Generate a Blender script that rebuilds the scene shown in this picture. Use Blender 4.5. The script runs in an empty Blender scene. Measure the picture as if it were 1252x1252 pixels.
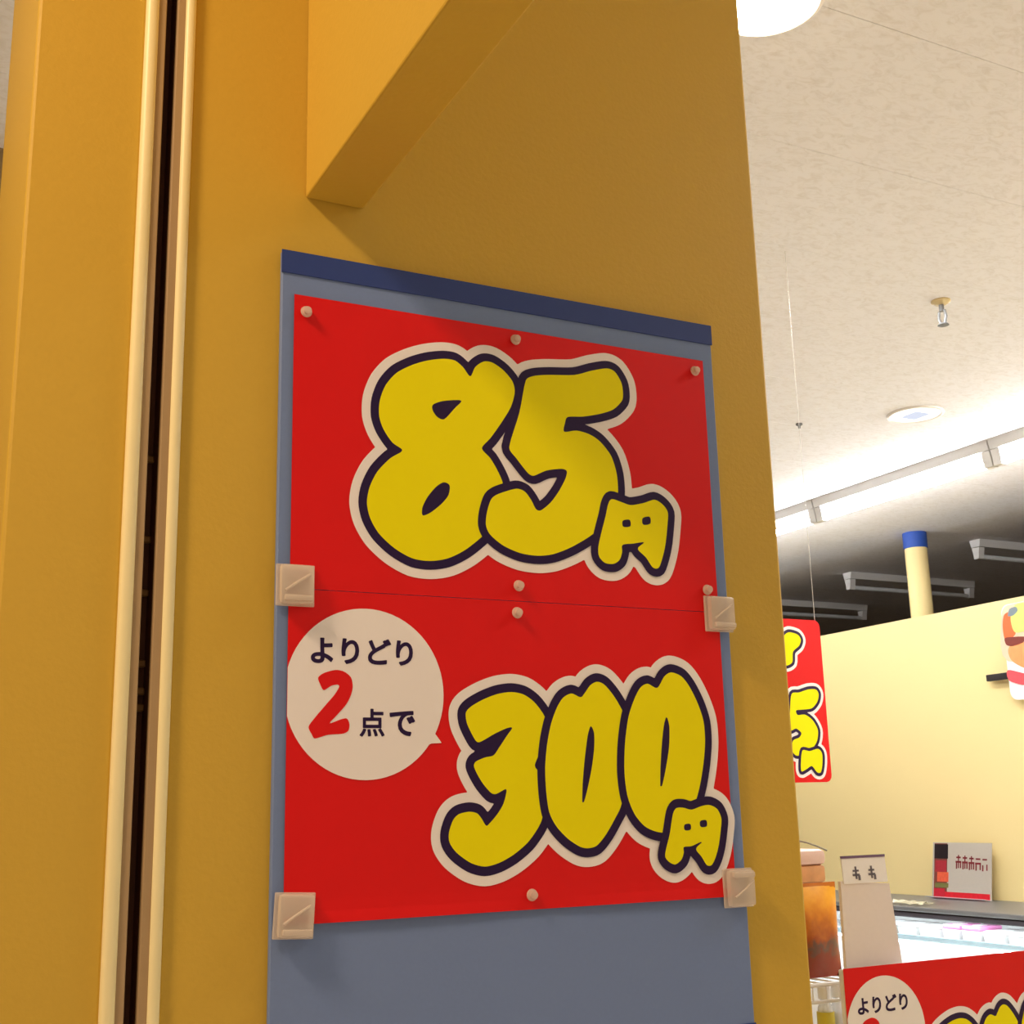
import bpy, bmesh, math, random
import numpy as np
from mathutils import Vector, Matrix
random.seed(7)
sc = bpy.context.scene
COL = sc.collection
EYE = 1.5
PI = math.pi
R = math.radians

# ------------------------------------------------------------------ camera
cam_d = bpy.data.cameras.new('camera')
cam = bpy.data.objects.new('camera', cam_d); COL.objects.link(cam)
yaw, pitch, roll = R(27.188), R(13.280), R(-1.462)
fw = Vector((math.sin(yaw)*math.cos(pitch), math.cos(yaw)*math.cos(pitch), math.sin(pitch)))
rt = Vector((math.cos(yaw), -math.sin(yaw), 0)); up = rt.cross(fw)
r2 = rt*math.cos(roll) + up*math.sin(roll); u2 = -rt*math.sin(roll) + up*math.cos(roll)
m = Matrix((r2, u2, -fw)).transposed().to_4x4(); m.translation = (0, 0, EYE)
cam.matrix_world = m
cam_d.sensor_fit = 'HORIZONTAL'; cam_d.sensor_width = 36.0
cam_d.lens = 36.0*1543.5/1252.0
cam_d.clip_start = .02
sc.camera = cam
# ------------------------------------------------------------------ exposure, world, lamps
sc.view_settings.view_transform = 'Standard'; sc.view_settings.look = 'None'
sc.view_settings.exposure = 0.0; sc.view_settings.gamma = 1.0
sc.view_settings.use_curve_mapping = False
W = bpy.data.worlds.new('store_ambient'); sc.world = W; W.use_nodes = True
W.node_tree.nodes['Background'].inputs[0].default_value = (1.0, .75, .53, 1)
W.node_tree.nodes['Background'].inputs[1].default_value = .46
def area(name, loc, sx, sy, power, col, rot=(0, 0, 0)):
    d = bpy.data.lights.new(name, 'AREA'); d.shape = 'RECTANGLE'; d.size = sx; d.size_y = sy
    d.energy = power; d.color = col
    o = bpy.data.objects.new(name, d); COL.objects.link(o); o.location = loc; o.rotation_euler = rot
    return o
# shop ceiling lamp outside the frame at upper left, then added fill lights
area('key_and_fill_lamp', (-.85, .46, 2.98), .3, .3, 37, (1, .70, .44))
area('key_and_fill_lamp', (2.5, .35, 3.02), 1.0, .5, 15, (1, .97, .97))  # added cool fill for the lower right stand and right wall
area('key_and_fill_lamp', (2.6, 3.2, 3.02), .3, 2.4, 88, (1, .98, .93))  # added fill to brighten the background aisle and its ceiling, no fixture there
area('key_and_fill_lamp', (4.2, 1.3, 3.02), 1.2, .3, 46, (1, .98, .93))  # second added background fill, with no fixture of its own

# ------------------------------------------------------------------ materials
def lin(c):
    c = c/255.0
    return c/12.92 if c <= .04045 else ((c+.055)/1.055)**2.4
def rgb(t): return (lin(t[0]), lin(t[1]), lin(t[2]), 1)
def mat(name, col, rough=.6, bump=0.0, bscale=60.0, var=.04, metal=0.0, spec=.4):
    M = bpy.data.materials.new(name); M.use_nodes = True
    nt = M.node_tree; b = nt.nodes['Principled BSDF']
    c = rgb(col)
    tc = nt.nodes.new('ShaderNodeTexCoord')
    nz = nt.nodes.new('ShaderNodeTexNoise'); nz.inputs['Scale'].default_value = bscale; nz.inputs['Detail'].default_value = 4
    nt.links.new(tc.outputs['Object'], nz.inputs['Vector'])
    mx = nt.nodes.new('ShaderNodeMix'); mx.data_type = 'RGBA'
    mx.inputs['A'].default_value = tuple(max(0, v*(1-var)) for v in c[:3])+(1,)
    mx.inputs['B'].default_value = tuple(min(1, v*(1+var)) for v in c[:3])+(1,)
    nt.links.new(nz.outputs['Fac'], mx.inputs['Factor'])
    nt.links.new(mx.outputs['Result'], b.inputs['Base Color'])
    b.inputs['Roughness'].default_value = rough; b.inputs['Metallic'].default_value = metal
    b.inputs['Specular IOR Level'].default_value = spec
    if bump > 0:
        bp = nt.nodes.new('ShaderNodeBump'); bp.inputs['Strength'].default_value = bump; bp.inputs['Distance'].default_value = .002
        nt.links.new(nz.outputs['Fac'], bp.inputs['Height']); nt.links.new(bp.outputs['Normal'], b.inputs['Normal'])
    return M
def emit(name, col, strength):
    M = bpy.data.materials.new(name); M.use_nodes = True; nt = M.node_tree
    nt.nodes.remove(nt.nodes['Principled BSDF'])
    e = nt.nodes.new('ShaderNodeEmission'); e.inputs[0].default_value = rgb(col); e.inputs[1].default_value = strength
    nt.links.new(e.outputs[0], nt.nodes['Material Output'].inputs[0]); return M
def plastic(name, col, clear=.5, rough=.25):
    M = bpy.data.materials.new(name); M.use_nodes = True; nt = M.node_tree
    b = nt.nodes['Principled BSDF']; b.inputs['Base Color'].default_value = rgb(col); b.inputs['Roughness'].default_value = rough
    nz = nt.nodes.new('ShaderNodeTexNoise'); nz.inputs['Scale'].default_value = 90
    tc = nt.nodes.new('ShaderNodeTexCoord'); nt.links.new(tc.outputs['Object'], nz.inputs['Vector'])
    bp = nt.nodes.new('ShaderNodeBump'); bp.inputs['Strength'].default_value = .3; bp.inputs['Distance'].default_value = .002
    nt.links.new(nz.outputs['Fac'], bp.inputs['Height']); nt.links.new(bp.outputs['Normal'], b.inputs['Normal'])
    t = nt.nodes.new('ShaderNodeBsdfTransparent'); mx = nt.nodes.new('ShaderNodeMixShader'); mx.inputs[0].default_value = clear
    nt.links.new(b.outputs[0], mx.inputs[1]); nt.links.new(t.outputs[0], mx.inputs[2])
    nt.links.new(mx.outputs[0], nt.nodes['Material Output'].inputs[0]); return M

YEL = mat('yellow_wall_paint', (210, 174, 64), .55, .12, 220, .03)
TRIMM = mat('cream_edge_trim', (247, 236, 184), .4, 0, 40, .02)
DARK = mat('dark_brown_metal', (112, 70, 46), .6, 0, 60, .15)
BRASS = mat('tan_slot_metal', (150, 112, 62), .4, 0, 60, .1, .3)
CREAM = mat('cream_partition_paint', (248, 226, 163), .6, .05, 150, .02)
BLUEB = mat('slate_blue_board', (118, 142, 192), .6, .05, 300, .04)
NAVYB = mat('deep_blue_band', (44, 68, 140), .5, 0, 80, .05)
RED = mat('red_poster_paper', (228, 8, 12), .5, 0, 25, .03, 0, .3)
WHITE = mat('white_print', (248, 245, 246), .5, 0, 30, .01, 0, .3)
YPRINT = mat('yellow_print', (248, 240, 0), .6, 0, 30, .01, 0, .15)
NAVY = mat('navy_print', (36, 12, 68), .45, 0, 30, .02, 0, .3)
GREYMET = mat('grey_metal', (126, 128, 132), .4, 0, 80, .05, .4)
DARKGREY = mat('dark_grey_trim', (70, 66, 74), .5, 0, 80, .05)
WHITEMET = mat('white_enamel', (232, 232, 230), .35, 0, 80, .02)
LINO = mat('vinyl_floor', (205, 195, 178), .35, .05, 8, .06)
BROWNC = mat('brown_painted_ceiling', (92, 72, 58), .8, .1, 40, .1)
DIMWALL = mat('grey_brown_wall', (150, 130, 96), .7, .05, 40, .05)
BEIGE = mat('beige_card', (240, 232, 232), .7, .06, 120, .03)
BLUEC = mat('blue_collar_paint', (44, 84, 176), .5, 0, 80, .04)
BLACK = mat('black_metal', (34, 26, 28), .5, 0, 80, .05)
CLEAR = plastic('clear_plastic', (240, 228, 214), .5, .2)
CLEARPIN = plastic('clear_pin_plastic', (238, 214, 200), .35, .2)
CLEARBAG = plastic('clear_film', (235, 240, 250), .45, .12)

# ------------------------------------------------------------------ mesh helpers
def box(bm, x0, x1, y0, y1, z0, z1, bev=0.0, seg=2):
    t = bmesh.new(); bmesh.ops.create_cube(t, size=1)
    for v in t.verts:
        v.co = Vector((x0+(v.co.x+.5)*(x1-x0), y0+(v.co.y+.5)*(y1-y0), z0+(v.co.z+.5)*(z1-z0)))
    if bev > 0: bmesh.ops.bevel(t, geom=t.edges[:], offset=bev, segments=seg, affect='EDGES', profile=.5)
    add(bm, t); return bm
def add(bm, t):
    me = bpy.data.meshes.new('tmp'); t.to_mesh(me); t.free(); bm.from_mesh(me); bpy.data.meshes.remove(me)
def lathe(bm, prof, n=20, axis='z', org=(0, 0, 0)):
    rings = []
    o = Vector(org)
    for r, h in prof:
        ring = []
        for i in range(n):
            a = 2*PI*i/n; c, s = r*math.cos(a), r*math.sin(a)
            p = {'z': (c, s, h), 'y': (c, h, s), 'x': (h, c, s)}[axis]
            ring.append(bm.verts.new(o+Vector(p)))
        rings.append(ring)
    for a, b in zip(rings, rings[1:]):
        for i in range(n): bm.faces.new((a[i], a[(i+1) % n], b[(i+1) % n], b[i]))
    bm.faces.new(rings[0]); bm.faces.new(rings[-1])
    return bm
def tube(bm, pts, r, n=8):
    pts = [Vector(p) for p in pts]; rings = []
    for i, p in enumerate(pts):
        d = (pts[min(i+1, len(pts)-1)]-pts[max(i-1, 0)]).normalized()
        a = d.orthogonal().normalized(); b = d.cross(a)
        if rings:
            pa = (rings[-1][0].co-pts[i-1]); pa = (pa-d*pa.dot(d)).normalized(); a = pa; b = d.cross(a)
        rings.append([bm.verts.new(p+a*r*math.cos(2*PI*k/n)+b*r*math.sin(2*PI*k/n)) for k in range(n)])
    for a, b in zip(rings, rings[1:]):
        for i in range(n): bm.faces.new((a[i], a[(i+1) % n], b[(i+1) % n], b[i]))
    bm.faces.new(rings[0]); bm.faces.new(rings[-1]); return bm
def prism(bm, poly, y0, y1, plane='xz'):
    """poly in (a, b), extruded between y0 and y1 along the third axis"""
    def P(a, b, h): return {'xz': (a, h, b), 'yz': (h, a, b), 'xy': (a, b, h)}[plane]
    A = [bm.verts.new(P(a, b, y0)) for a, b in poly]; B = [bm.verts.new(P(a, b, y1)) for a, b in poly]
    bm.faces.new(A); bm.faces.new(B[::-1]); n = len(poly)
    for i in range(n): bm.faces.new((A[i], B[i], B[(i+1) % n], A[(i+1) % n]))
    return bm
def obj(name, bm, m, parent=None, smooth=False, loc=None):
    bmesh.ops.recalc_face_normals(bm, faces=bm.faces[:])
    me = bpy.data.meshes.new(name); bm.to_mesh(me); bm.free()
    me.materials.append(m)
    if smooth:
        for p in me.polygons: p.use_smooth = True
        try: me.set_sharp_from_angle(angle=R(35))
        except Exception: pass
    o = bpy.data.objects.new(name, me); COL.objects.link(o)
    if parent is not None: o.parent = parent
    if loc is not None: o.location = loc
    return o
def B(*a, **k): return box(bmesh.new(), *a, **k)
def tag(o, label, cat, group=None):
    o['label'] = label; o['category'] = cat
    if group: o['group'] = group
    return o
def thing(name, label, cat, loc=(0, 0, 0), rz=0, group=None):
    o = bpy.data.objects.new(name, None); COL.objects.link(o); o.empty_display_size = .05
    o.location = loc; o.rotation_euler = (0, 0, rz)
    return tag(o, label, cat, group)
def struct(name, bm, m, parent=None):
    o = obj(name, bm, m, parent)
    if parent is None: o['kind'] = 'structure'
    return o
def dup(o, loc, rz=None, label=None):
    r = o.copy(); COL.objects.link(r); r.location = loc
    if rz is not None: r.rotation_euler = (0, 0, rz)
    if label: r['label'] = label
    for ch in list(o.children):
        c = ch.copy(); COL.objects.link(c); c.parent = r
        for g in list(ch.children):
            d = g.copy(); COL.objects.link(d); d.parent = c
    return r

# flat print: a signed distance field of traced outlines, cut at a level -> thin flat mesh (local x, z; facing -y)
def smooth_poly(pts, k=4, t=.42):
    n = len(pts); out = []
    P = [np.array(p, float) for p in pts]
    for i in range(n):
        a, b, c, d = P[i-1], P[i], P[(i+1) % n], P[(i+2) % n]
        m1 = (c-a)*t; m2 = (d-b)*t
        L = np.linalg.norm(c-b)+1e-9
        for mm in (m1, m2):
            l = np.linalg.norm(mm)
            if l > L: mm *= L/l
        for j in range(k):
            s = j/k
            out.append((2*s**3-3*s**2+1)*b+(s**3-2*s**2+s)*m1+(-2*s**3+3*s**2)*c+(s**3-s**2)*m2)
    return np.array(out)
def sdf(polys, gx, gz, seg=False):
    X, Z = np.meshgrid(gx, gz, indexing='ij'); D = np.full(X.shape, 1e9); S = np.zeros(X.shape, bool)
    for P in polys:
        Q = np.roll(P, -1, 0)
        for (ax, az), (bx, bz) in ([(P[0], P[1])] if seg else zip(P, Q)):
            dx, dz = bx-ax, bz-az; L = dx*dx+dz*dz
            if L < 1e-12: continue
            t = np.clip(((X-ax)*dx+(Z-az)*dz)/L, 0, 1)
            D = np.minimum(D, (X-ax-t*dx)**2+(Z-az-t*dz)**2)
            if abs(dz) > 1e-12:
                S ^= ((az > Z) != (bz > Z)) & (X < dx*(Z-az)/dz+ax)
    D = np.sqrt(D); return np.where(S, -D, D)
def field_mesh(F, gx, gz, lev, y, bm=None):
    bm = bm or bmesh.new(); G = F-lev; ins = G < 0
    nx, nz = G.shape; sc_ = .001
    full = ins[:-1, :-1] & ins[1:, :-1] & ins[:-1, 1:] & ins[1:, 1:]
    anyc = ins[:-1, :-1] | ins[1:, :-1] | ins[:-1, 1:] | ins[1:, 1:]
    for i in range(nx-1):
        j = 0
        while j < nz-1:
            if full[i, j]:
                k = j
                while k < nz-1 and full[i, k]: k += 1
                a, b, c, d = gx[i], gx[i+1], gz[j], gz[k]
                bm.faces.new([bm.verts.new((p*sc_, y, q*sc_)) for p, q in ((a, c), (b, c), (b, d), (a, d))]); j = k
            elif anyc[i, j]:
                C = [(i, j), (i+1, j), (i+1, j+1), (i, j+1)]; poly = []
                for q in range(4):
                    p0, p1 = C[q], C[(q+1) % 4]; g0, g1 = G[p0], G[p1]
                    if g0 < 0: poly.append((gx[p0[0]], gz[p0[1]]))
                    if (g0 < 0) != (g1 < 0):
                        t = g0/(g0-g1); poly.append((gx[p0[0]]+t*(gx[p1[0]]-gx[p0[0]]), gz[p0[1]]+t*(gz[p1[1]]-gz[p0[1]])))
                if len(poly) > 2: bm.faces.new([bm.verts.new((p*sc_, y, q*sc_)) for p, q in poly])
                j += 1
            else: j += 1
    bmesh.ops.remove_doubles(bm, verts=bm.verts[:], dist=1e-7)
    for f in bm.faces:
        if f.normal.y > 0: f.normal_flip()
    return bm
def pobj(name, bm, m, parent):
    me = bpy.data.meshes.new(name); bm.to_mesh(me); bm.free(); me.materials.append(m)
    o = bpy.data.objects.new(name, me); COL.objects.link(o); o.parent = parent; return o
def grid_for(pts, pad, h):
    a = np.concatenate(pts); lo = a.min(0)-pad; hi = a.max(0)+pad
    return np.arange(lo[0], hi[0]+h, h), np.arange(lo[1], hi[1]+h, h)
NAVY_W, HALO_W = 7.8, 16.0
def print_numerals(parent, glyphs, clipx=None, h=1.15):
    """glyphs: list of (part name, outline, holes) in mm; halo behind all, then each glyph over the one before"""
    outs = [smooth_poly(g[1]) for g in glyphs]
    gx, gz = grid_for(outs, HALO_W+2, h)
    Fs = [sdf([o], gx, gz) for o in outs]
    H = np.minimum.reduce(Fs)
    if clipx: H = np.maximum(H, np.meshgrid(gx, gz, indexing='ij')[0]-clipx+HALO_W)
    pobj('white_outline', field_mesh(H, gx, gz, HALO_W, -.0004), WHITE, parent)
    y = -.0006
    for (nm, _, holes), F in zip(glyphs, Fs):
        Y = F
        for hl in holes: Y = np.maximum(Y, -sdf([smooth_poly(hl)], gx, gz))
        n = pobj(nm, field_mesh(Y, gx, gz, 0, y-.00012), YPRINT, parent)
        pobj('dark_outline', field_mesh(F, gx, gz, NAVY_W, y), NAVY, n)
        y -= .00028
def text_mesh(t, x0, x1, z0, z1, y, bold, m, parent, name, h=.35):
    """lettering in the built-in font, thickened by `bold` millimetres, fitted to a box"""
    cu = bpy.data.curves.new('t', 'FONT'); cu.body = t; cu.size = 1; cu.resolution_u = 5
    o = bpy.data.objects.new('t', cu); COL.objects.link(o)
    dg = bpy.context.evaluated_depsgraph_get()
    me = bpy.data.meshes.new_from_object(o.evaluated_get(dg)); bpy.data.objects.remove(o)
    b = bmesh.new(); b.from_mesh(me); bpy.data.meshes.remove(me)
    bmesh.ops.remove_doubles(b, verts=b.verts[:], dist=1e-5)
    co = np.array([v.co[:2] for v in b.verts]); lo, hi = co.min(0), co.max(0)
    A = np.array([x0+bold, z0+bold]); S = (np.array([x1-bold, z1-bold])-A)/(hi-lo)
    segs = [np.array([A+(np.array(v.co[:2])-lo)*S for v in e.verts]) for e in b.edges if len(e.link_faces) == 1]; b.free()
    gx, gz = np.arange(x0-1, x1+1, h), np.arange(z0-1, z1+1, h)
    F = sdf(segs, gx, gz, True)
    return pobj(name, field_mesh(F, gx, gz, bold, y), m, parent)

# traced outlines of the printed figures, millimetres on the sheet (origin bottom left)
T = {}
T['eight']= [(167.9, 206.8), (173.1, 216.7), (181.9, 223.4), (191.1, 223.6), (202.5, 217.5), (211.6, 207.8), (213.6, 197.1), (209.0, 182.3), (198.9, 166.0), (187.1, 149.6), (178.3, 139.1), (186.7, 130.5), (194.3, 118.6), (199.2, 106.5), (198.1, 89.6), (189.8, 72.3), (178.3, 58.0), (160.5, 43.5), (143.0, 34.3), (126.0, 30.8), (109.2, 32.0), (92.6, 39.7), (78.3, 51.5), (70.1, 64.6), (67.1, 78.1), (69.5, 92.2), (76.7, 106.9), (88.7, 120.2), (100.3, 128.6), (90.9, 134.7), (82.5, 146.0), (78.4, 157.8), (79.0, 172.3), (84.7, 187.5), (95.3, 200.5), (110.4, 210.0), (125.7, 216.4), (141.2, 220.2), (152.4, 220.2), (160.6, 214.9)]
T['eight_hole1']= [(130.3, 175.0), (140.7, 179.7), (158.5, 182.4), (151.7, 174.1), (140.9, 162.2), (133.9, 163.9), (129.6, 169.9)]
T['eight_hole2']= [(119.0, 71.2), (119.0, 78.6), (124.5, 89.2), (133.1, 99.2), (140.1, 103.3), (145.5, 101.0), (144.3, 92.0), (137.3, 83.2), (126.4, 74.2)]
T['five']= [(225.6, 210.8), (234.3, 216.3), (250.2, 219.6), (278.8, 223.5), (298.4, 230.6), (315.7, 235.3), (324.7, 233.2), (331.7, 222.9), (333.1, 212.0), (331.4, 204.0), (321.0, 193.8), (306.1, 187.6), (286.6, 182.4), (269.4, 179.9), (266.3, 173.1), (265.1, 164.8), (278.8, 167.5), (293.0, 165.4), (304.8, 159.2), (316.2, 146.4), (321.5, 129.7), (322.3, 112.6), (319.9, 99.6), (313.2, 86.3), (302.0, 74.9), (286.1, 63.3), (267.1, 52.6), (248.6, 45.2), (232.7, 42.7), (215.0, 43.9), (197.6, 49.7), (184.8, 58.7), (180.6, 67.4), (182.0, 79.5), (186.6, 92.0), (194.4, 97.7), (212.3, 104.1), (221.2, 102.2), (227.7, 94.6), (232.4, 86.4), (237.5, 85.8), (248.1, 94.3), (257.7, 106.6), (264.7, 118.8), (266.6, 126.3), (260.8, 127.9), (244.6, 124.6), (231.1, 118.2), (225.1, 120.1), (213.1, 133.4), (206.2, 143.0), (217.8, 177.9)]
T['yen_u']= [(310.2, 97.7), (314.6, 103.4), (326.0, 101.2), (335.7, 99.3), (350.6, 102.7), (363.3, 107.1), (372.5, 103.1), (378.1, 95.6), (376.8, 82.9), (373.7, 65.5), (369.9, 52.5), (364.2, 40.0), (357.3, 39.6), (350.0, 49.0), (341.1, 56.8), (348.9, 63.7), (336.1, 61.5), (324.3, 59.4), (323.5, 52.4), (320.2, 44.5), (313.3, 40.3), (303.9, 40.7), (297.8, 46.5), (297.5, 55.8), (301.8, 70.7), (306.8, 85.8)]
T['yen_u_h1']= [(325.8, 83.1), (333.7, 84.6), (334.1, 78.3), (326.0, 77.2)]
T['yen_u_h2']= [(348.5, 87.5), (356.8, 89.5), (356.9, 82.6), (348.6, 81.1)]
T['three']= [(158.8, 165.6), (163.7, 170.9), (175.5, 177.2), (189.4, 182.2), (203.4, 184.2), (215.4, 182.3), (225.4, 176.2), (233.3, 167.3), (237.9, 158.5), (235.7, 148.7), (230.5, 132.8), (224.6, 120.5), (229.4, 113.5), (229.9, 97.8), (230.8, 84.0), (230.5, 75.4), (225.8, 66.9), (215.5, 55.3), (201.5, 45.7), (187.8, 39.6), (174.4, 37.1), (161.2, 40.6), (148.3, 49.3), (141.9, 57.8), (141.5, 66.0), (145.3, 75.8), (150.7, 80.7), (160.1, 82.5), (167.7, 81.1), (171.8, 76.8), (176.1, 70.5), (179.4, 72.4), (186.9, 79.8), (192.9, 88.2), (196.3, 98.4), (195.6, 100.9), (186.4, 96.8), (181.5, 97.7), (174.0, 105.5), (168.4, 114.1), (165.6, 120.6), (167.6, 124.3), (176.4, 127.7), (184.6, 129.4), (190.3, 136.3), (198.4, 146.8), (203.5, 153.1), (198.6, 152.9), (186.6, 148.1), (172.8, 141.1), (168.5, 141.1), (163.7, 148.4), (159.6, 157.0)]
T['zero_a']= [(273.4, 180.8), (264.1, 184.1), (255.5, 180.3), (249.0, 172.0), (242.3, 157.6), (237.6, 139.8), (234.8, 118.7), (235.1, 97.8), (237.5, 80.4), (244.1, 68.2), (254.9, 57.6), (266.8, 50.3), (275.0, 48.6), (284.4, 50.5), (294.3, 59.8), (303.3, 71.9), (311.9, 85.9), (316.6, 114.5), (318.9, 145.4), (319.2, 163.8), (313.9, 174.8), (306.8, 184.8), (298.6, 193.0), (291.1, 195.2), (283.9, 191.8), (278.3, 185.2)]
T['zero_a_h']= [(282.9, 155.2), (286.0, 148.9), (285.6, 136.3), (282.3, 118.4), (277.3, 100.7), (272.8, 88.4), (271.1, 88.1), (272.2, 104.3), (275.2, 125.6), (279.4, 147.1)]
T['zero_b']= [(356.3, 190.8), (346.0, 194.6), (337.9, 191.0), (330.7, 180.6), (323.2, 163.8), (318.2, 139.9), (316.2, 114.5), (318.3, 92.9), (325.0, 76.7), (335.2, 65.7), (348.0, 60.5), (361.1, 59.6), (377.1, 64.5), (389.4, 80.6), (397.6, 98.9), (403.8, 121.2), (407.1, 141.9), (406.6, 160.8), (400.9, 177.9), (392.6, 193.1), (384.0, 202.5), (372.7, 205.8), (364.7, 201.6)]
T['zero_b_h']= [(365.1, 164.2), (367.6, 154.9), (366.0, 136.2), (361.5, 117.8), (356.2, 101.3), (354.2, 101.0), (355.4, 117.8), (358.4, 139.9), (361.7, 156.7)]
T['yen_l']= [(366.2, 75.7), (370.3, 81.0), (378.2, 81.2), (387.1, 79.2), (398.7, 82.3), (407.9, 83.0), (416.2, 79.1), (420.2, 70.7), (419.0, 61.5), (415.6, 47.0), (411.3, 36.2), (406.2, 29.0), (400.6, 29.2), (395.4, 36.8), (389.6, 44.2), (398.3, 50.8), (384.8, 46.6), (376.3, 46.1), (375.9, 41.1), (372.9, 35.0), (366.0, 31.1), (359.5, 33.5), (355.4, 38.3), (356.9, 45.4), (361.5, 57.8)]
T['yen_l_h1']= [(378.3, 65.9), (384.8, 66.5), (385.0, 61.4), (378.4, 61.0)]
T['yen_l_h2']= [(396.1, 68.8), (403.0, 69.3), (403.1, 63.8), (396.2, 63.5)]
T['two']= [(25.9, 192.7), (31.4, 196.8), (41.3, 199.4), (48.7, 198.0), (54.4, 193.4), (55.9, 185.9), (54.2, 178.5), (50.0, 170.8), (41.6, 161.6), (36.0, 155.6), (45.8, 159.0), (51.0, 159.7), (53.2, 155.1), (52.2, 149.7), (47.3, 147.3), (34.7, 146.4), (23.7, 143.4), (20.9, 147.0), (18.3, 152.8), (23.5, 160.1), (31.7, 169.5), (40.0, 178.9), (44.2, 185.7), (42.8, 187.4), (37.2, 186.2), (30.9, 182.5), (28.0, 186.7)]
T['tail']= [(126.7, 148.8), (130.2, 147.4), (136.0, 139.9), (126.6, 139.5), (119.8, 137.1)]
T['h_seven']= [(172.2, 369.8), (190.8, 384.4), (220.2, 379.6), (229.8, 366.1), (222.3, 350.0), (200.8, 333.5), (195.7, 305.9), (172.8, 297.4), (170.4, 324.7)]
T['h_five']= [(185.4, 224.0), (210.4, 228.3), (241.0, 236.7), (266.0, 237.2), (274.8, 225.6), (268.8, 206.0), (248.5, 188.2), (215.9, 184.0), (196.1, 181.8), (199.9, 170.3), (224.6, 171.3), (247.9, 157.3), (262.7, 132.3), (257.5, 105.4), (240.7, 86.3), (209.7, 71.1), (185.0, 67.4), (172.0, 82.6), (179.0, 105.3), (199.2, 112.9), (207.6, 124.4), (191.6, 135.8), (171.8, 131.9), (176.5, 181.6)]
T['h_yen']= [(206.8, 80.6), (230.1, 78.7), (257.8, 84.4), (270.0, 72.9), (268.9, 48.0), (261.6, 25.3), (249.2, 24.6), (233.6, 40.7), (215.8, 33.3), (198.2, 27.8), (199.1, 52.2)]

# ================================================================== SETTING
floor = struct('floor', B(-5, 10, -5, 13, -.1, 0), LINO)
ZC = EYE+1.53
# ceiling: slab with wool boards hung under it
def ceiling_mat():
    M = bpy.data.materials.new('rock_wool_board'); M.use_nodes = True; nt = M.node_tree; b = nt.nodes['Principled BSDF']
    tc = nt.nodes.new('ShaderNodeNewGeometry')
    mp = nt.nodes.new('ShaderNodeMapping'); mp.inputs['Scale'].default_value = (1, 1.7, 1)
    nt.links.new(tc.outputs['Position'], mp.inputs['Vector'])
    n1 = nt.nodes.new('ShaderNodeTexNoise'); n1.inputs['Scale'].default_value = 26; n1.inputs['Detail'].default_value = 6; n1.inputs['Roughness'].default_value = .65
    n1.inputs['Distortion'].default_value = 1.2
    nt.links.new(mp.outputs[0], n1.inputs['Vector'])
    cr = nt.nodes.new('ShaderNodeValToRGB'); cr.color_ramp.elements[0].position = .27; cr.color_ramp.elements[1].position = .54
    cr.color_ramp.elements[0].color = rgb((232, 230, 230)); cr.color_ramp.elements[1].color = rgb((246, 246, 250))
    nt.links.new(n1.outputs['Fac'], cr.inputs[0]); nt.links.new(cr.outputs[0], b.inputs['Base Color'])
    bp = nt.nodes.new('ShaderNodeBump'); bp.inputs['Strength'].default_value = .3; bp.inputs['Distance'].default_value = .003
    nt.links.new(n1.outputs['Fac'], bp.inputs['Height']); nt.links.new(bp.outputs['Normal'], b.inputs['Normal'])
    b.inputs['Roughness'].default_value = .95; b.inputs['Specular IOR Level'].default_value = .1
    return M
CEILM = ceiling_mat()
ceiling = struct('ceiling', B(-5, 10, -5, 13, ZC+.006, ZC+.1), CEILM)
pan = None
for i in range(-3, 7):
    for j in range(-3, 14):
        x0 = 2.05+.91*i; y0 = 1.666+.455*j
        if pan is None:
            pan = obj('ceiling_board', B(.0001, .9099, .0006, .4544, 0, .012), CEILM, ceiling); p = pan
        else:
            p = pan.copy(); COL.objects.link(p)
        p.location = (x0, y0, ZC)
struct('wall_far', B(10, 10.1, -5, 13, 0, ZC+.1), mat('far_wall_paint', (70, 54, 44), .7))
struct('wall_end', B(-5, 10.1, 13, 13.1, 0, ZC+.1), DIMWALL)
struct('wall_left', B(-5, .3, 2.9, 3.0, 0, ZC), DIMWALL)
# cream partition, open above
wall_back = struct('wall_back', B(5.30, 5.36, -3, 12.5, 0, EYE+1.012), CREAM)

# near wall: two yellow faced panels, cream edge trims, dark slotted channel between
WY = 1.006
wall = struct('wall_front', B(.10, .80, 1.05, 1.30, 0, ZC), DARK)
obj('wall_panel', B(.082, .171, WY, 1.31, 0, ZC, bev=.003), YEL, wall)
obj('wall_panel', B(.211, .8235, WY, 1.31, 0, ZC, bev=.003), YEL, wall)
LIPM = mat('grey_tan_lip', (176, 150, 112), .5, 0, 40, .03)
def strip(x0, x1):
    bm = bmesh.new(); w = (x1-x0)/2; cx = (x0+x1)/2
    poly = [(x0, 1.012)]+[(cx-w*math.cos(PI*k/8), WY-.001-.006*math.sin(PI*k/8)**.6) for k in range(9)]+[(x1, 1.012)]
    return prism(bm, poly, 0, ZC, 'xy')
for n, (a, b, c, d) in enumerate(((.1695, .1805, .1800, .1868), (.2030, .2125, .1965, .2035))):
    t = obj('trim_%d' % (n+1), strip(a, b), TRIMM, None, True); t['kind'] = 'structure'
    obj('lip', B(c, d, WY-.0035, 1.012, 0, ZC, bev=.0008), LIPM, t)
ch = thing('shelf_upright', 'dark slotted shelf upright sunk between the two cream trim strips', 'shelf upright', (.1915, 1.03, 0))
obj('channel', B(-.012, .012, .008, .018, 0, ZC), DARK, ch)
obj('channel_side', B(-.014, -.006, -.016, .008, 0, ZC), DARK, ch)
obj('channel_side', B(.006, .014, -.016, .008, 0, ZC), DARK, ch)
tab = None
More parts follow.
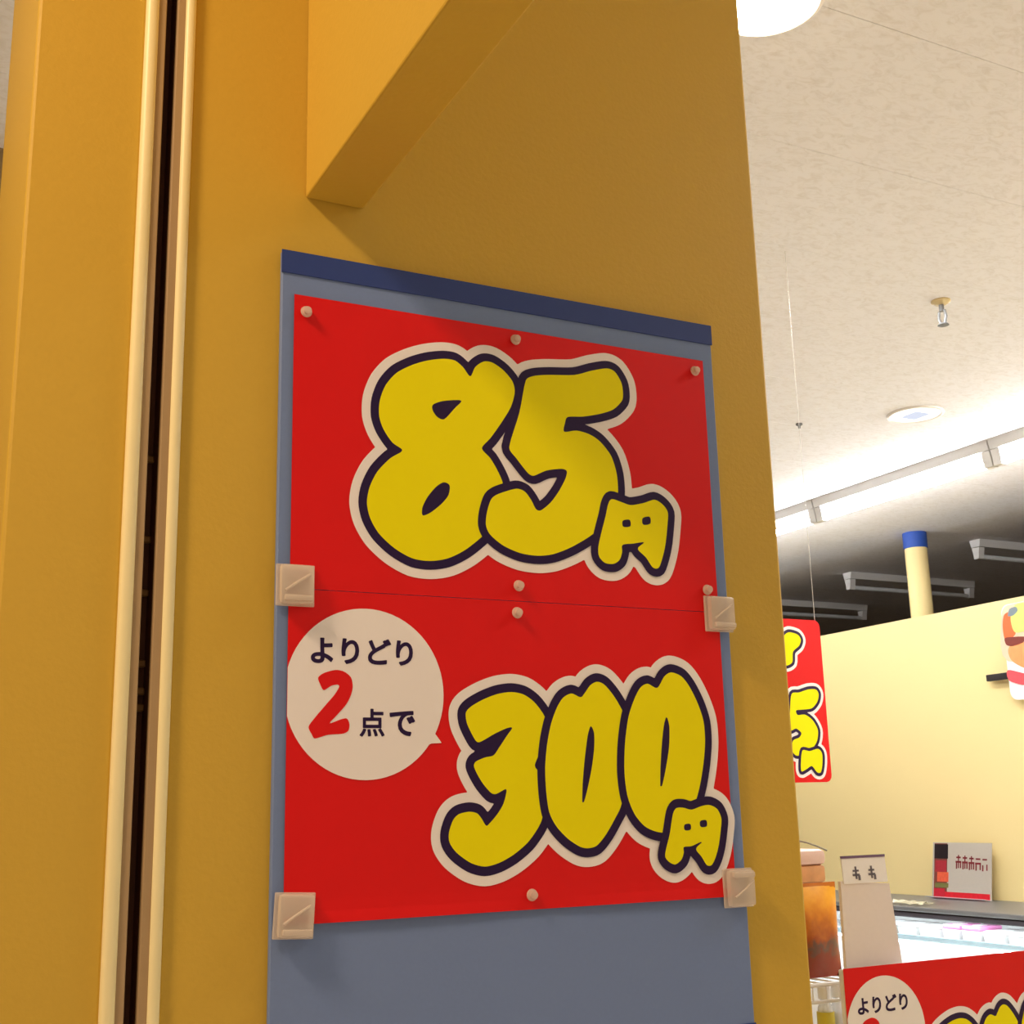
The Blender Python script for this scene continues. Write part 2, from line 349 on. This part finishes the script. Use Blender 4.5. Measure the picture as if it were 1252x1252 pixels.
for z in (.29, .222, .178, .121, .099, .086):
    if tab is None: tab = obj('slot_tab', B(-.006, .0058, -.0005, .004, -.003, .003, bev=.001, seg=1), BRASS, ch); q = tab
    else: q = tab.copy(); COL.objects.link(q)
    q.location = (.0, 0, EYE+z)

# header panel standing out from the wall over the aisle
bmh = B(.316, .371, -.35, WY, EYE+.540, ZC, bev=.002)
tag(obj('header_panel', bmh, YEL), 'yellow boxed header panel jutting out from the wall above the price board', 'panel')

# ================================================================== PRICE BOARD AND POSTERS
bd = thing('price_board', 'slate blue price board with dark blue top band fixed on the yellow wall', 'board', (.294, 1.0, EYE))
obj('panel', B(0, .456, 0, .006, -.215, .483, bev=.001, seg=1), BLUEB, bd)
o = obj('header_band', B(-.0005, .4565, -.0012, .0005, .4625, .4835), NAVYB, bd); o['label'] = 'dark blue band along the top'
o = obj('footer_band', B(-.0005, .4565, -.0012, .0005, -.2155, -.1945), NAVYB, bd); o['label'] = 'dark blue band along the bottom'

def sheet(w, h, curl, depth=.0035):
    bm = bmesh.new(); nx, nz = 24, 30
    def yy(x, z):
        d = max(0, curl-z)/curl if curl > 0 else 0
        return -depth*d*d*(.35+.65*abs(math.sin(x/w*PI*1.5+.6)))
    for th in (0, .0003):
        V = [[bm.verts.new((w*i/nx, th+yy(w*i/nx, h*j/nz), h*j/nz)) for j in range(nz+1)] for i in range(nx+1)]
        for i in range(nx):
            for j in range(nz): bm.faces.new((V[i][j], V[i+1][j], V[i+1][j+1], V[i][j+1]))
    return bm
pu = thing('price_poster', 'red poster with yellow bubble numerals 85 yen, upper of the two on the board', 'poster', (.305, .9985, EYE+.183))
obj('sheet', sheet(.432, .260, 0), RED, pu)
print_numerals(pu, [('numeral_eight', T['eight'], [T['eight_hole1'], T['eight_hole2']]), ('numeral_five', T['five'], []),
                    ('yen_sign', T['yen_u'], [T['yen_u_h1'], T['yen_u_h2']])])
def bubble_on(parent):
    H = .9
    circ = np.array([(67.8+70.4*math.cos(a), 180.8+71.0*math.sin(a)) for a in np.linspace(0, 2*PI, 72, endpoint=False)])
    gx, gz = np.arange(.2, 141, H), np.arange(105, 256, H)
    F = np.minimum(sdf([circ], gx, gz), sdf([np.array(T['tail'], float)], gx, gz))
    b = pobj('speech_bubble', field_mesh(F, gx, gz, 0, -.0004), WHITE, parent)
    text_mesh('よりどり', 19.5, 110, 204.5, 226.5, -.0006, .75, NAVY, b, 'bubble_text')
    text_mesh('点', 62, 84, 145, 168, -.0006, .55, NAVY, b, 'bubble_text')
    text_mesh('で', 88.5, 111.5, 145.5, 166.6, -.0006, .75, NAVY, b, 'bubble_text')
    tw = smooth_poly(T['two']); gx, gz = grid_for([tw], 2, .8)
    pobj('numeral_two', field_mesh(sdf([tw], gx, gz), gx, gz, 0, -.0006), RED, b)
pl = thing('price_poster', 'red poster with speech bubble and numerals 300 yen, lower one on the blue board', 'poster', (.304, .9985, EYE-.083))
obj('sheet', sheet(.433, .2655, .018, .002), RED, pl)
print_numerals(pl, [('numeral_three', T['three'], []), ('numeral_zero', T['zero_a'], [T['zero_a_h']]), ('numeral_zero', T['zero_b'], [T['zero_b_h']]),
                    ('yen_sign', T['yen_l'], [T['yen_l_h1'], T['yen_l_h2']])])
bubble_on(pl)

# clear push pins
def pin():
    t = thing('push_pin', '', 'push pin', (0, 0, 0), 0, 'clear push pins in the red posters')
    obj('head', lathe(bmesh.new(), [(.0046, -.0012), (.0052, -.0020), (.0048, -.0032), (.0030, -.0038), (.0028, -.0052), (.0036, -.0060), (.0034, -.0068), (.0016, -.0072)], 16, 'y'), CLEARPIN, t, True)
    obj('needle', lathe(bmesh.new(), [(.0005, -.003), (.0005, .002)], 6, 'y'), GREYMET, t)
    return t
pins = [((.3153, .4272), 'clear push pin in the top left corner of the upper red poster'),
        ((.5201, .4324), 'clear push pin in the middle of the upper poster top edge'),
        ((.7248, .4297), 'clear push pin in the top right corner of the upper red poster'),
        ((.5167, .1965), 'clear push pin just above the seam, middle of the upper poster bottom edge'),
        ((.7236, .2042), 'clear push pin above the plastic clip at the right end of the seam'),
        ((.5144, .1718), 'clear push pin just below the seam, middle of the lower poster top edge'),
        ((.5216, -.071), 'clear push pin in the middle of the lower poster bottom edge')]
p0 = pin(); p0.location = (pins[0][0][0], .9983, EYE+pins[0][0][1]); p0['label'] = pins[0][1]
for (x, z), l in pins[1:]: dup(p0, (x, .9983, EYE+z), None, l)

# clear plastic clips
def clip(lip_side):
    t = thing('plastic_clip', '', 'clip', (0, 0, 0), 0, 'clear plastic clips holding the lower poster')
    obj('body', B(-.0145, .0145, -.010, -.002, -.0165, .0165, bev=.003), CLEAR, t, True)
    obj('back_plate', B(-.0165, .0165, -.002, 0, -.0175, .0175, bev=.0008), CLEAR, t)
    s = lip_side
    bm = bmesh.new(); box(bm, -.012, .012, -.0135, -.0095, -.0145, -.0095, bev=.0012)
    tube(bm, [(-.011, -.0105, -.006), (-.002, -.0112, .0005), (.010, -.0105, .008)], .0011)
    obj('lip', bm, CLEAR, t, True)
    return t
c0 = clip(1)
cl = [((.309, .185), 'clear plastic clip at the left end of the seam, above the speech bubble'),
      ((.7355, .181), 'clear plastic clip at the right end of the seam between the posters'),
      ((.312, -.076), 'clear plastic clip at the lower left corner of the lower red poster'),
      ((.738, -.0755), 'clear plastic clip at the lower right corner of the lower red poster')]
c0.location = (cl[0][0][0], .9978, EYE+cl[0][0][1]); c0['label'] = cl[0][1]
for k, ((x, z), l) in enumerate(cl[1:]):
    c = dup(c0, (x, .9978, EYE+z), None, l)
    if k == 1: c.rotation_euler = (0, R(3), 0)
    if k == 2: c.rotation_euler = (0, R(180), 0)

# ================================================================== CEILING FITTINGS
TUBE_ON = emit('lit_tube', (253, 253, 255), 64)
TUBE_OFF = mat('unlit_tube', (226, 230, 234), .3)
def batten(label, lit, loc, rz, group):
    """batten luminaire, 1.17 m long along local y, origin at the ceiling"""
    t = thing('fluorescent_fixture', label, 'light fixture', loc, rz, group)
    bm = bmesh.new(); prism(bm, [(-.042, 0), (.042, 0), (.032, -.045), (-.032, -.045)], 0.004, 1.166, 'xz')
    obj('housing', bm, WHITEMET, t)
    for y0, s in ((.004, 1), (1.166, -1)):
        bm = bmesh.new(); prism(bm, [(-.030, -.048), (.030, -.048), (.022, -.085), (.018, -.118), (-.018, -.118), (-.022, -.085)], y0, y0+s*.045, 'xz')
        obj('socket', bm, WHITEMET, t)
    obj('tube', lathe(bmesh.new(), [(.015, .045), (.015, 1.125)], 14, 'y', (0, 0, -.102)), TUBE_ON if lit else TUBE_OFF, t, True)
    return t
Y0 = 3.787
lb = {-4: 'lit batten light fifth toward the viewer along the ceiling row', -3: 'lit batten light fourth toward the viewer along the ceiling row',
      -2: 'lit batten light third toward the viewer along the ceiling row', -1: 'lit white batten light in the ceiling row, cut by the right edge of the photo',
      0: 'lit white batten light in the ceiling row, whole between two sockets right of the wall', 1: 'lit white batten light in the ceiling row, mostly hidden behind the wall edge',
      2: 'lit batten light in the ceiling row hidden behind the near wall'}
b0 = None
for k in (0, -1, 1, -2, -3, 2):
    if b0 is None: b0 = batten(lb[0], True, (4.335, Y0, ZC), 0, 'lit batten lights in one ceiling row')
    else: dup(b0, (4.335, Y0+1.17*k, ZC), None, lb[k])
u0 = batten('unlit batten light under the dark ceiling, left of the cream post', False, (5.94, 6.56, ZC), R(-90), 'unlit batten lights beyond the partition')
dup(u0, (5.94, 5.42, ZC), None, 'unlit batten light under the dark ceiling, right of the cream post')
dup(u0, (5.94, 7.68, ZC), None, 'unlit batten light deepest under the dark ceiling, just above the hanging sign')

GLOW = emit('downlight_glow', (255, 250, 238), 3.0); GLOWB = emit('lamp_glow', (232, 238, 255), .95)
RINGM = mat('white_ring', (240, 236, 230), .4)
GLOWW = emit('warm_downlight_glow', (255, 236, 206), 40.0)
def downlight(label, x, y, dome=0.0):
    t = thing('downlight', label, 'downlight', (x, y, ZC), 0, 'round ceiling downlights')
    obj('trim_ring', lathe(bmesh.new(), [(.098, .0), (.098, -.006), (.104, -.009), (.112, -.006), (.114, 0)], 40), RINGM, t, True)
    prof = [(.098, 0), (.098, -.0035), (.05, -.004)] if not dome else [(.098, 0)]+[(.098*math.cos(PI/2*k/6*.97), -.003-dome*math.sin(PI/2*k/6*.97)) for k in range(7)]
    obj('diffuser', lathe(bmesh.new(), prof, 40), GLOWW if dome else GLOW, t)
    return t
d1 = downlight('white round recessed downlight in the ceiling above the row of battens', 3.72, 3.625)
obj('lamp', B(-.035, .035, -.04, .04, -.012, -.004, bev=.003), GLOWB, d1)
d2 = downlight('glaring round downlight at the top edge beside the yellow wall', 1.462, 1.700, .022)

# small hook / sprinkler hanging from the ceiling
hk = thing('sprinkler_head', 'small grey sprinkler head hanging from a pale base on the white ceiling', 'sprinkler', (2.924, 2.695, ZC))
obj('base_plate', lathe(bmesh.new(), [(.030, 0), (.030, -.004), (.018, -.012), (.010, -.014)], 20), mat('pale_brass', (216, 196, 150), .4, metal=.3), hk, True)
obj('stem', lathe(bmesh.new(), [(.008, -.012), (.008, -.035)], 12), GREYMET, hk, True)
bm = bmesh.new(); tube(bm, [(0, -.011, -.034), (0, -.015, -.055), (0, -.008, -.075), (0, 0, -.078), (0, .008, -.075), (0, .015, -.055), (0, .011, -.034)], .0045)
lathe(bm, [(.016, -.078), (.018, -.082), (.004, -.086)], 14)
obj('frame', bm, GREYMET, hk, True)
tag(obj('ceiling_hook', lathe(bmesh.new(), [(.014, 0), (.014, -.006), (.006, -.01), (.005, -.02)], 14), GREYMET, None, True, (3.361, 3.917, ZC)),
    'tiny grey ceiling hook near the wall edge, left of the downlight', 'hook')

# cream post with blue collar behind the partition
cp = thing('post', 'cream round post with a blue collar rising behind the cream partition', 'post', (5.44, 5.405, 0))
obj('shaft', lathe(bmesh.new(), [(.064, 0), (.064, EYE+1.437)], 32), CREAM, cp, True)
obj('collar', lathe(bmesh.new(), [(.067, EYE+1.437), (.069, EYE+1.439), (.069, ZC)], 32), BLUEC, cp, True)

# ================================================================== HANGING SIGN
hs = thing('hanging_sign', 'red hanging sign with yellow numerals, half hidden behind the wall edge', 'sign', (1.948, 2.6, EYE+.05))
bm = bmesh.new(); r_ = .018; poly = []
for cx, cz, a0 in ((.297-r_, r_, -90), (.297-r_, .42-r_, 0), (r_, .42-r_, 90), (r_, r_, 180)):
    for k in range(5): a = R(a0+22.5*k); poly.append((cx+r_*math.cos(a), cz+r_*math.sin(a)))
prism(bm, poly, 0, .004, 'xz'); obj('board', bm, RED, hs)
print_numerals(hs, [('numeral_seven', T['h_seven'], []), ('numeral_five', T['h_five'], []), ('yen_sign', T['h_yen'], [])], clipx=296)
CORDM = plastic('clear_cord', (235, 232, 228), .45, .2)
for x in (.02, .284): obj('cord', tube(bmesh.new(), [(x, .002, .415), (x, .002, ZC-EYE-.05)], .0008, 6), CORDM, hs)

# ================================================================== PICTURE BOARD ON PARTITION
pb = thing('picture_board', 'food picture board with red ribbon on the cream partition, cut by the photo edge', 'sign', (5.25, 4.045, EYE+.484))
def rrect(w0, w1, h0, h1, r_):
    poly = []
    for cx, cz, a0 in ((w1-r_, h0+r_, -90), (w1-r_, h1-r_, 0), (w0+r_, h1-r_, 90), (w0+r_, h0+r_, 180)):
        for k in range(6): a = R(a0+18*k); poly.append((cx+r_*math.cos(a), cz+r_*math.sin(a)))
    return poly
obj('board', prism(bmesh.new(), rrect(0, .62, 0, .492, .045), 0, .014, 'yz'), WHITE, pb)
def blob(name, pts, col, x):
    P = smooth_poly(pts, 5); return obj(name, prism(bmesh.new(), [tuple(p) for p in P], -x-.0008, 0, 'yz'), mat(name+'_print', col, .5, 0, 30, .12), pb)
blob('printed_backdrop', [(.61, .20), (.615, .45), (.57, .487), (.05, .487), (.012, .45), (.012, .20)], (244, 206, 176), .0004)
blob('printed_fish', [(.585, .20), (.60, .26), (.55, .29), (.40, .27), (.25, .28), (.24, .17), (.40, .13), (.50, .15)], (240, 158, 100), .0012)
blob('printed_tomato', [(.61, .31), (.618, .38), (.60, .44), (.55, .45), (.53, .40), (.545, .33)], (240, 110, 60), .0020)
blob('printed_leaf', [(.54, .34), (.56, .42), (.52, .48), (.40, .48), (.30, .46), (.32, .38), (.42, .35)], (205, 215, 120), .0026)
blob('printed_bowl', [(.575, .43), (.56, .465), (.52, .47), (.51, .45), (.54, .43)], (120, 134, 142), .0032)
blob('printed_shadow', [(.606, .285), (.612, .32), (.56, .32), (.48, .31), (.50, .285), (.57, .275)], (120, 50, 40), .0034)
blob('printed_ribbon', [(.612, .10), (.615, .155), (.50, .125), (.30, .10), (.012, .09), (.012, .03), (.30, .045), (.50, .065)], (236, 84, 92), .0038)
obj('bracket', B(.004, .03, .56, .772, .112, .146, bev=.003), BLACK, pb)

# ================================================================== REFRIGERATED CASE
LIT = emit('case_lamp', (240, 250, 255), 22)
rc = thing('refrigerated_case', 'low open refrigerated case with grey top rail, lit white inside, along the cream partition', 'display case', (0, 0, EYE))
CY0, CY1 = 2.2, 8.0
def cb(name, x0, x1, z0, z1, m, bev=.004, y0=CY0, y1=CY1): return obj(name, B(x0, x1, y0, y1, z0, z1, bev=bev), m, rc)
cb('canopy', 4.70, 5.295, -.538, -.515, GREYMET, .006)
cb('canopy_seal', 4.712, 4.735, -.545, -.538, BLACK, 0)
o = cb('canopy_lip', 4.705, 4.74, -.566, -.544, DARKGREY, .004)
cb('back_panel', 5.22, 5.295, -1.5, -.538, WHITEMET)
cb('base', 4.30, 5.22, -1.5, -1.10, WHITEMET)
cb('front_panel', 4.22, 4.30, -1.5, -.86, WHITEMET, .01)
cb('deck', 4.30, 5.22, -1.10, -1.06, WHITEMET)
for y in (CY0-.04, CY1): cb('end_panel', 4.25, 5.295, -1.5, -.515, WHITEMET, .005, y, y+.04)
cb('shelf', 4.83, 5.22, -.690, -.676, WHITEMET, .003)
o = cb('price_rail', 4.815, 4.83, -.694, -.664, plastic('pale_blue_rail', (196, 224, 238), .2), .002)
cb('lamp_tube', 4.80, 4.83, -.560, -.541, LIT, .004)
cb('shelf_lamp', 4.85, 4.88, -.712, -.694, LIT, .004)
# packs on its shelf and deck
def pack(w, d, h, lidcol, label, loc, group):
    t = thing('food_pack', label, 'food pack', loc, 0, group)
    bm = bmesh.new(); prism(bm, [(-w/2*.86, 0), (w/2*.86, 0), (w/2, h*.7), (-w/2, h*.7)], -d/2, d/2, 'yz')
    obj('tray', bm, WHITEMET, t)
    obj('film', B(-d/2, d/2, -w/2, w/2, h*.7, h, bev=.008), mat('film_'+lidcol[0], lidcol[1], .25, 0, 40, .12), t, True)
    obj('sticker', B(-d*.25, d*.1, -w*.2, w*.2, h-.001, h+.0015, bev=0), WHITEMET, t)
    return t
PK = pack(.11, .16, .075, ('pink', (245, 150, 205)), 'pink wrapped pack on the case shelf, left of the pair', (4.93, 4.84, EYE-.676), 'packs on the case shelf')
dup(PK, (4.93, 4.715, EYE-.676), None, 'pink wrapped pack on the case shelf, right of the pair')
PW = pack(.13, .18, .06, ('white', (240, 236, 232)), 'white pack on the case shelf, first right of the pink packs', (4.94, 4.57, EYE-.676), 'packs on the case shelf')
pos = ['second', 'third', 'fourth']
for k in range(3): dup(PW, (4.94, 4.57-.15*(k+1), EYE-.676), None, 'white pack on the case shelf, %s right of the pink packs' % pos[k])
for k in range(3): dup(PW, (4.94, 4.99+.15*k, EYE-.676), None, 'white pack on the case shelf, %s left of the pink packs' % ['first', 'second', 'third'][k])
PD = pack(.16, .24, .12, ('pale', (246, 240, 214)), 'pale tall pack on the case deck, first from the right end of view', (4.62, 4.10, EYE-1.06), 'packs on the case deck')
PD2 = None
for k, n in enumerate(['second', 'third', 'fourth', 'fifth', 'sixth']):
    dup(PD, (4.62, 4.10+.19*(k+1), EYE-1.06), None, 'pale tall pack on the case deck, %s from the right end of view' % n)

# card standing on the case against the wall
mt = thing('recipe_card', 'white card with food photo strip and red bottom band standing on the grey case top', 'card', (5.215, 5.315, EYE-.5145))
mt.rotation_euler = (0, R(9), R(-90))      # local x runs along the case, local -y faces the aisle
mt.rotation_euler = (R(-9), 0, R(-90))
GREYW = mat('card_paper', (186, 178, 166), .6)
obj('sheet', B(0, .41, 0, .003, 0, .29), GREYW, mt)
def flat(parent, name, x0, x1, z0, z1, col, y=-.0006, rough=.5):
    return obj(name, B(x0, x1, y, 0, z0, z1), mat(name+'_ink', col, rough, 0, 60, .25), parent)
flat(mt, 'photo_strip', .012, .105, .0, .285, (120, 60, 50))
flat(mt, 'photo_dark', .012, .11, .205, .28, (30, 20, 24), -.0010)
flat(mt, 'photo_red', .02, .10, .135, .195, (160, 40, 50), -.0010)
flat(mt, 'photo_orange', .035, .115, .085, .135, (224, 96, 64), -.0012)
flat(mt, 'photo_green', .02, .115, .055, .078, (110, 110, 60), -.0012)
flat(mt, 'photo_crimson', .012, .09, 0, .05, (186, 30, 50), -.0012)
flat(mt, 'red_band', .09, .40, .002, .034, (200, 24, 40), -.0010)
bm = bmesh.new()
for i in range(5):
    x = .165+.045*i; z = .165-.002*i
    for (a, b, c, d) in ((0, .034, .012, .018), (.004, .03, .026, .031), (.014, .02, -.004, .036), (.002, .009, -.006, .012), (.026, .033, -.004, .014)):
        if random.random() < .85: box(bm, x+a*1.15, x+b*1.15, -.0009, 0, z+c*1.7, z+d*1.7)
obj('lettering', bm, mat('dark_red_ink', (120, 30, 40), .5), mt)
obj('foot', B(0, .41, -.05, .0, 0, .004), CLEARBAG, mt)

# crumpled clear wrapper on the case top
bm = bmesh.new(); n = 9; V = []
for i in range(n):
    V.append([bm.verts.new(((i/(n-1)-.5)*.10+random.uniform(-.005, .005), (j/(n-1)-.5)*.22+random.uniform(-.007, .007), .004+.020*random.random()*(1-abs(i/(n-1)-.5)))) for j in range(n)])
for i in range(n-1):
    for j in range(n-1): bm.faces.new((V[i][j], V[i+1][j], V[i+1][j+1], V[i][j+1]))
tag(obj('crumpled_wrapper', bm, plastic('cream_film', (240, 236, 210), .3), None, True, (4.80, 5.05, EYE-.515)),
    'crumpled pale wrapper lying on the grey case top left of the card', 'wrapper')

# ================================================================== SIDE DISPLAY WITH SECOND BUBBLE POSTER
st = thing('display_stand', 'thin white display panel on two feet carrying the red bubble poster at lower right', 'stand', (1.215, 1.4235, 0))
obj('front_panel', B(.006, .434, 0, .010, .35, EYE-.2235, bev=.002), WHITEMET, st)
obj('ledge', B(.02, .40, .010, .028, EYE-.362, EYE-.352, bev=.002), WHITEMET, st)
for x in (.03, .38):
    obj('leg', B(x, x+.03, .010, .03, .02, 1.0, bev=.002), WHITEMET, st)
    obj('foot', B(x-.01, x+.04, -.20, .03, 0, .02, bev=.003), WHITEMET, st)
p2 = dup(pl, (1.219, 1.4205, EYE-.222-.2655), None, 'red poster with pale speech bubble at lower right on white panel')

# beige board standing on the stand, with its name card
bb = thing('backing_board', 'plain beige backing board standing up behind the red poster at lower right', 'board', (1.215, 1.44, EYE-.352))
obj('panel', prism(bmesh.new(), [(.025, 0), (.143, 0), (.118, .236), (.029, .243)], 0, .006, 'xz'), BEIGE, bb)
nc = thing('name_card', 'white name card with two dark marks and violet top edge on the beige board', 'card', (1.249, 1.4385, EYE-.113))
nc.rotation_euler = (R(-4), 0, 0); nc.scale = (.96, 1, 1)
obj('card', B(0, .084, 0, .002, 0, .036), mat('bright_card', (250, 249, 252), .5), nc)
obj('top_edge', B(0, .084, -.0008, .002, .0345, .038), mat('violet_edge', (118, 92, 128), .5), nc)
bm = bmesh.new()
for x in (.018, .048):
    for (a, b, c, d) in ((0, .013, .010, .013), (.001, .012, .016, .0185), (.005, .008, .006, .023), (.010, .014, .004, .011)):
        box(bm, x+a, x+b, -.0006, 0, c, d)
obj('lettering', bm, mat('grey_ink', (110, 106, 120), .5), nc)

# rack with snacks between wall and stand
rk = thing('wire_rack', 'white wire rack of snacks between the yellow wall and the display stand', 'rack', (.86, 1.46, 0))
def wire_shelf(z, y0=0, y1=.40, x1=.46):
    bm = bmesh.new(); tube(bm, [(0, y0, z), (x1, y0, z)], .003); tube(bm, [(0, y0, z-.022), (x1, y0, z-.022)], .0025); tube(bm, [(0, y1, z), (x1, y1, z)], .003)
    k = 0
    while k*.024 <= x1: tube(bm, [(k*.024, y0, z-.022), (k*.024, y0, z), (k*.024, y1, z)], .0015, 6); k += 1
    return bm
obj('wire_shelf', wire_shelf(EYE-.246), WHITEMET, rk)
obj('wire_shelf', wire_shelf(EYE-.376), WHITEMET, rk)
obj('wire_shelf', wire_shelf(EYE-.80), WHITEMET, rk)
for x in (0, .46):
    for y in (0.0, .40): obj('post', tube(bmesh.new(), [(x, y, .0), (x, y, EYE-.24)], .005), WHITEMET, rk)
def bag(bm, w, h, d, n=10):
    V = []
    for s in (-1, 1):
        g = []
        for i in range(n+1):
            row = []
            for j in range(n+1):
                u, v = i/n, j/n
                t = (math.sin(PI*u)**.6)*(math.sin(PI*min(1, max(0, (v-.04)/.92)))**.6)
                row.append(bm.verts.new((w*(u-.5)*(1-.03*math.sin(PI*v)), s*d/2*t+.002*math.sin(9*u+5*v)*t, h*v)))
            g.append(row)
        V.append(g)
        for i in range(n):
            for j in range(n): bm.faces.new((g[i][j], g[i+1][j], g[i+1][j+1], g[i][j+1]))
    bmesh.ops.remove_doubles(bm, verts=bm.verts[:], dist=.0008)
    return bm
def bagmat():
    M = mat('orange_snack_foil', (226, 142, 24), .3); nt = M.node_tree; b = nt.nodes['Principled BSDF']
    tc = nt.nodes.new('ShaderNodeTexCoord'); sp = nt.nodes.new('ShaderNodeSeparateXYZ'); nt.links.new(tc.outputs['Object'], sp.inputs[0])
    nz = nt.nodes.new('ShaderNodeTexNoise'); nz.inputs['Scale'].default_value = 60; nt.links.new(tc.outputs['Object'], nz.inputs['Vector'])
    ma = nt.nodes.new('ShaderNodeMath'); ma.operation = 'MULTIPLY_ADD'; ma.inputs[1].default_value = 6.5; nt.links.new(sp.outputs['Z'], ma.inputs[0])
    ad = nt.nodes.new('ShaderNodeMath'); ad.operation = 'MULTIPLY'; ad.inputs[1].default_value = .35; nt.links.new(nz.outputs['Fac'], ad.inputs[0]); nt.links.new(ad.outputs[0], ma.inputs[2])
    cr = nt.nodes.new('ShaderNodeValToRGB'); e = cr.color_ramp.elements
    e[0].position = .15; e[0].color = rgb((150, 50, 12)); e[1].position = .95; e[1].color = rgb((246, 178, 40))
    for p_, c_ in ((.38, (140, 62, 16)), (.45, (110, 84, 60)), (.52, (170, 84, 12)), (.75, (224, 140, 20))):
        q = e.new(p_); q.color = rgb(c_)
    nt.links.new(ma.outputs[0], cr.inputs[0]); nt.links.new(cr.outputs[0], b.inputs['Base Color'])
    return M
bg = thing('snack_bag', 'orange and brown snack bag standing beside the yellow wall edge', 'snack bag', (1.235, 1.475, EYE-.2540))
bg.location = (1.239, 1.505, EYE-.2435)
obj('pouch', bag(bmesh.new(), .10, .127, .035), bagmat(), bg, True)
obj('seal', B(-.049, .049, -.001, .001, .122, .130), mat('orange_seal', (206, 120, 24), .35), bg)
tp = thing('snack_tray', 'clear topped snack pack with orange filling and blue label, highest beside the wall edge', 'snack pack', (1.30, 1.64, EYE-.1145))
tp.location = (1.335, 1.63, EYE-.121)
obj('tray', B(-.10, .02, -.03, .03, 0, .026, bev=.005), mat('orange_filling', (222, 164, 112), .5, .2, 60, .25), tp, True)
obj('lid', B(-.102, .022, -.032, .032, .026, .05, bev=.008), mat('pinkish_lid', (236, 206, 196), .3, .1, 40, .08), tp, True)
obj('label', B(-.09, -.045, -.0335, -.03, .018, .045), mat('blue_label', (96, 92, 160), .4), tp)
obj('loop_handle', tube(bmesh.new(), [(-.10+.15*k/8, 0, .046+.018*math.sin(PI*k/8)) for k in range(9)], .0012, 6), mat('handle_wire', (120, 108, 84), .4), tp)
obj('stand_box', B(-.10, .02, -.03, .03, -.1215, 0, bev=.003), BEIGE, tp)
def bottle(label, loc):
    t = thing('clear_bottle', label, 'bottle', loc, 0, 'clear bottles on the wire rack')
    obj('glass', lathe(bmesh.new(), [(.0105, 0), (.012, .003), (.012, .08), (.010, .092), (.0065, .100), (.0065, .106)], 20), CLEARBAG, t, True)
    obj('contents', lathe(bmesh.new(), [(.0095, .002), (.0105, .004), (.0105, .074), (.009, .084)], 18), mat('white_contents', (244, 244, 246), .5), t, True)
    obj('label', lathe(bmesh.new(), [(.0124, .02), (.0124, .086)], 20), mat('yellow_label', (206, 190, 60), .4), t, True)
    obj('cap', lathe(bmesh.new(), [(.0085, .103), (.009, .104), (.009, .119), (.008, .120)], 18), WHITEMET, t, True)
    return t
bt = bottle('small clear bottle with yellow label, left of the pair under the orange bag', (1.249, 1.50, EYE-.3745))
bt2 = dup(bt, (1.276, 1.503, EYE-.3745), None, 'small clear bottle without label, right of the pair beside the red poster')
for c in list(bt2.children):
    if c.name.startswith('label'): bpy.data.objects.remove(c)
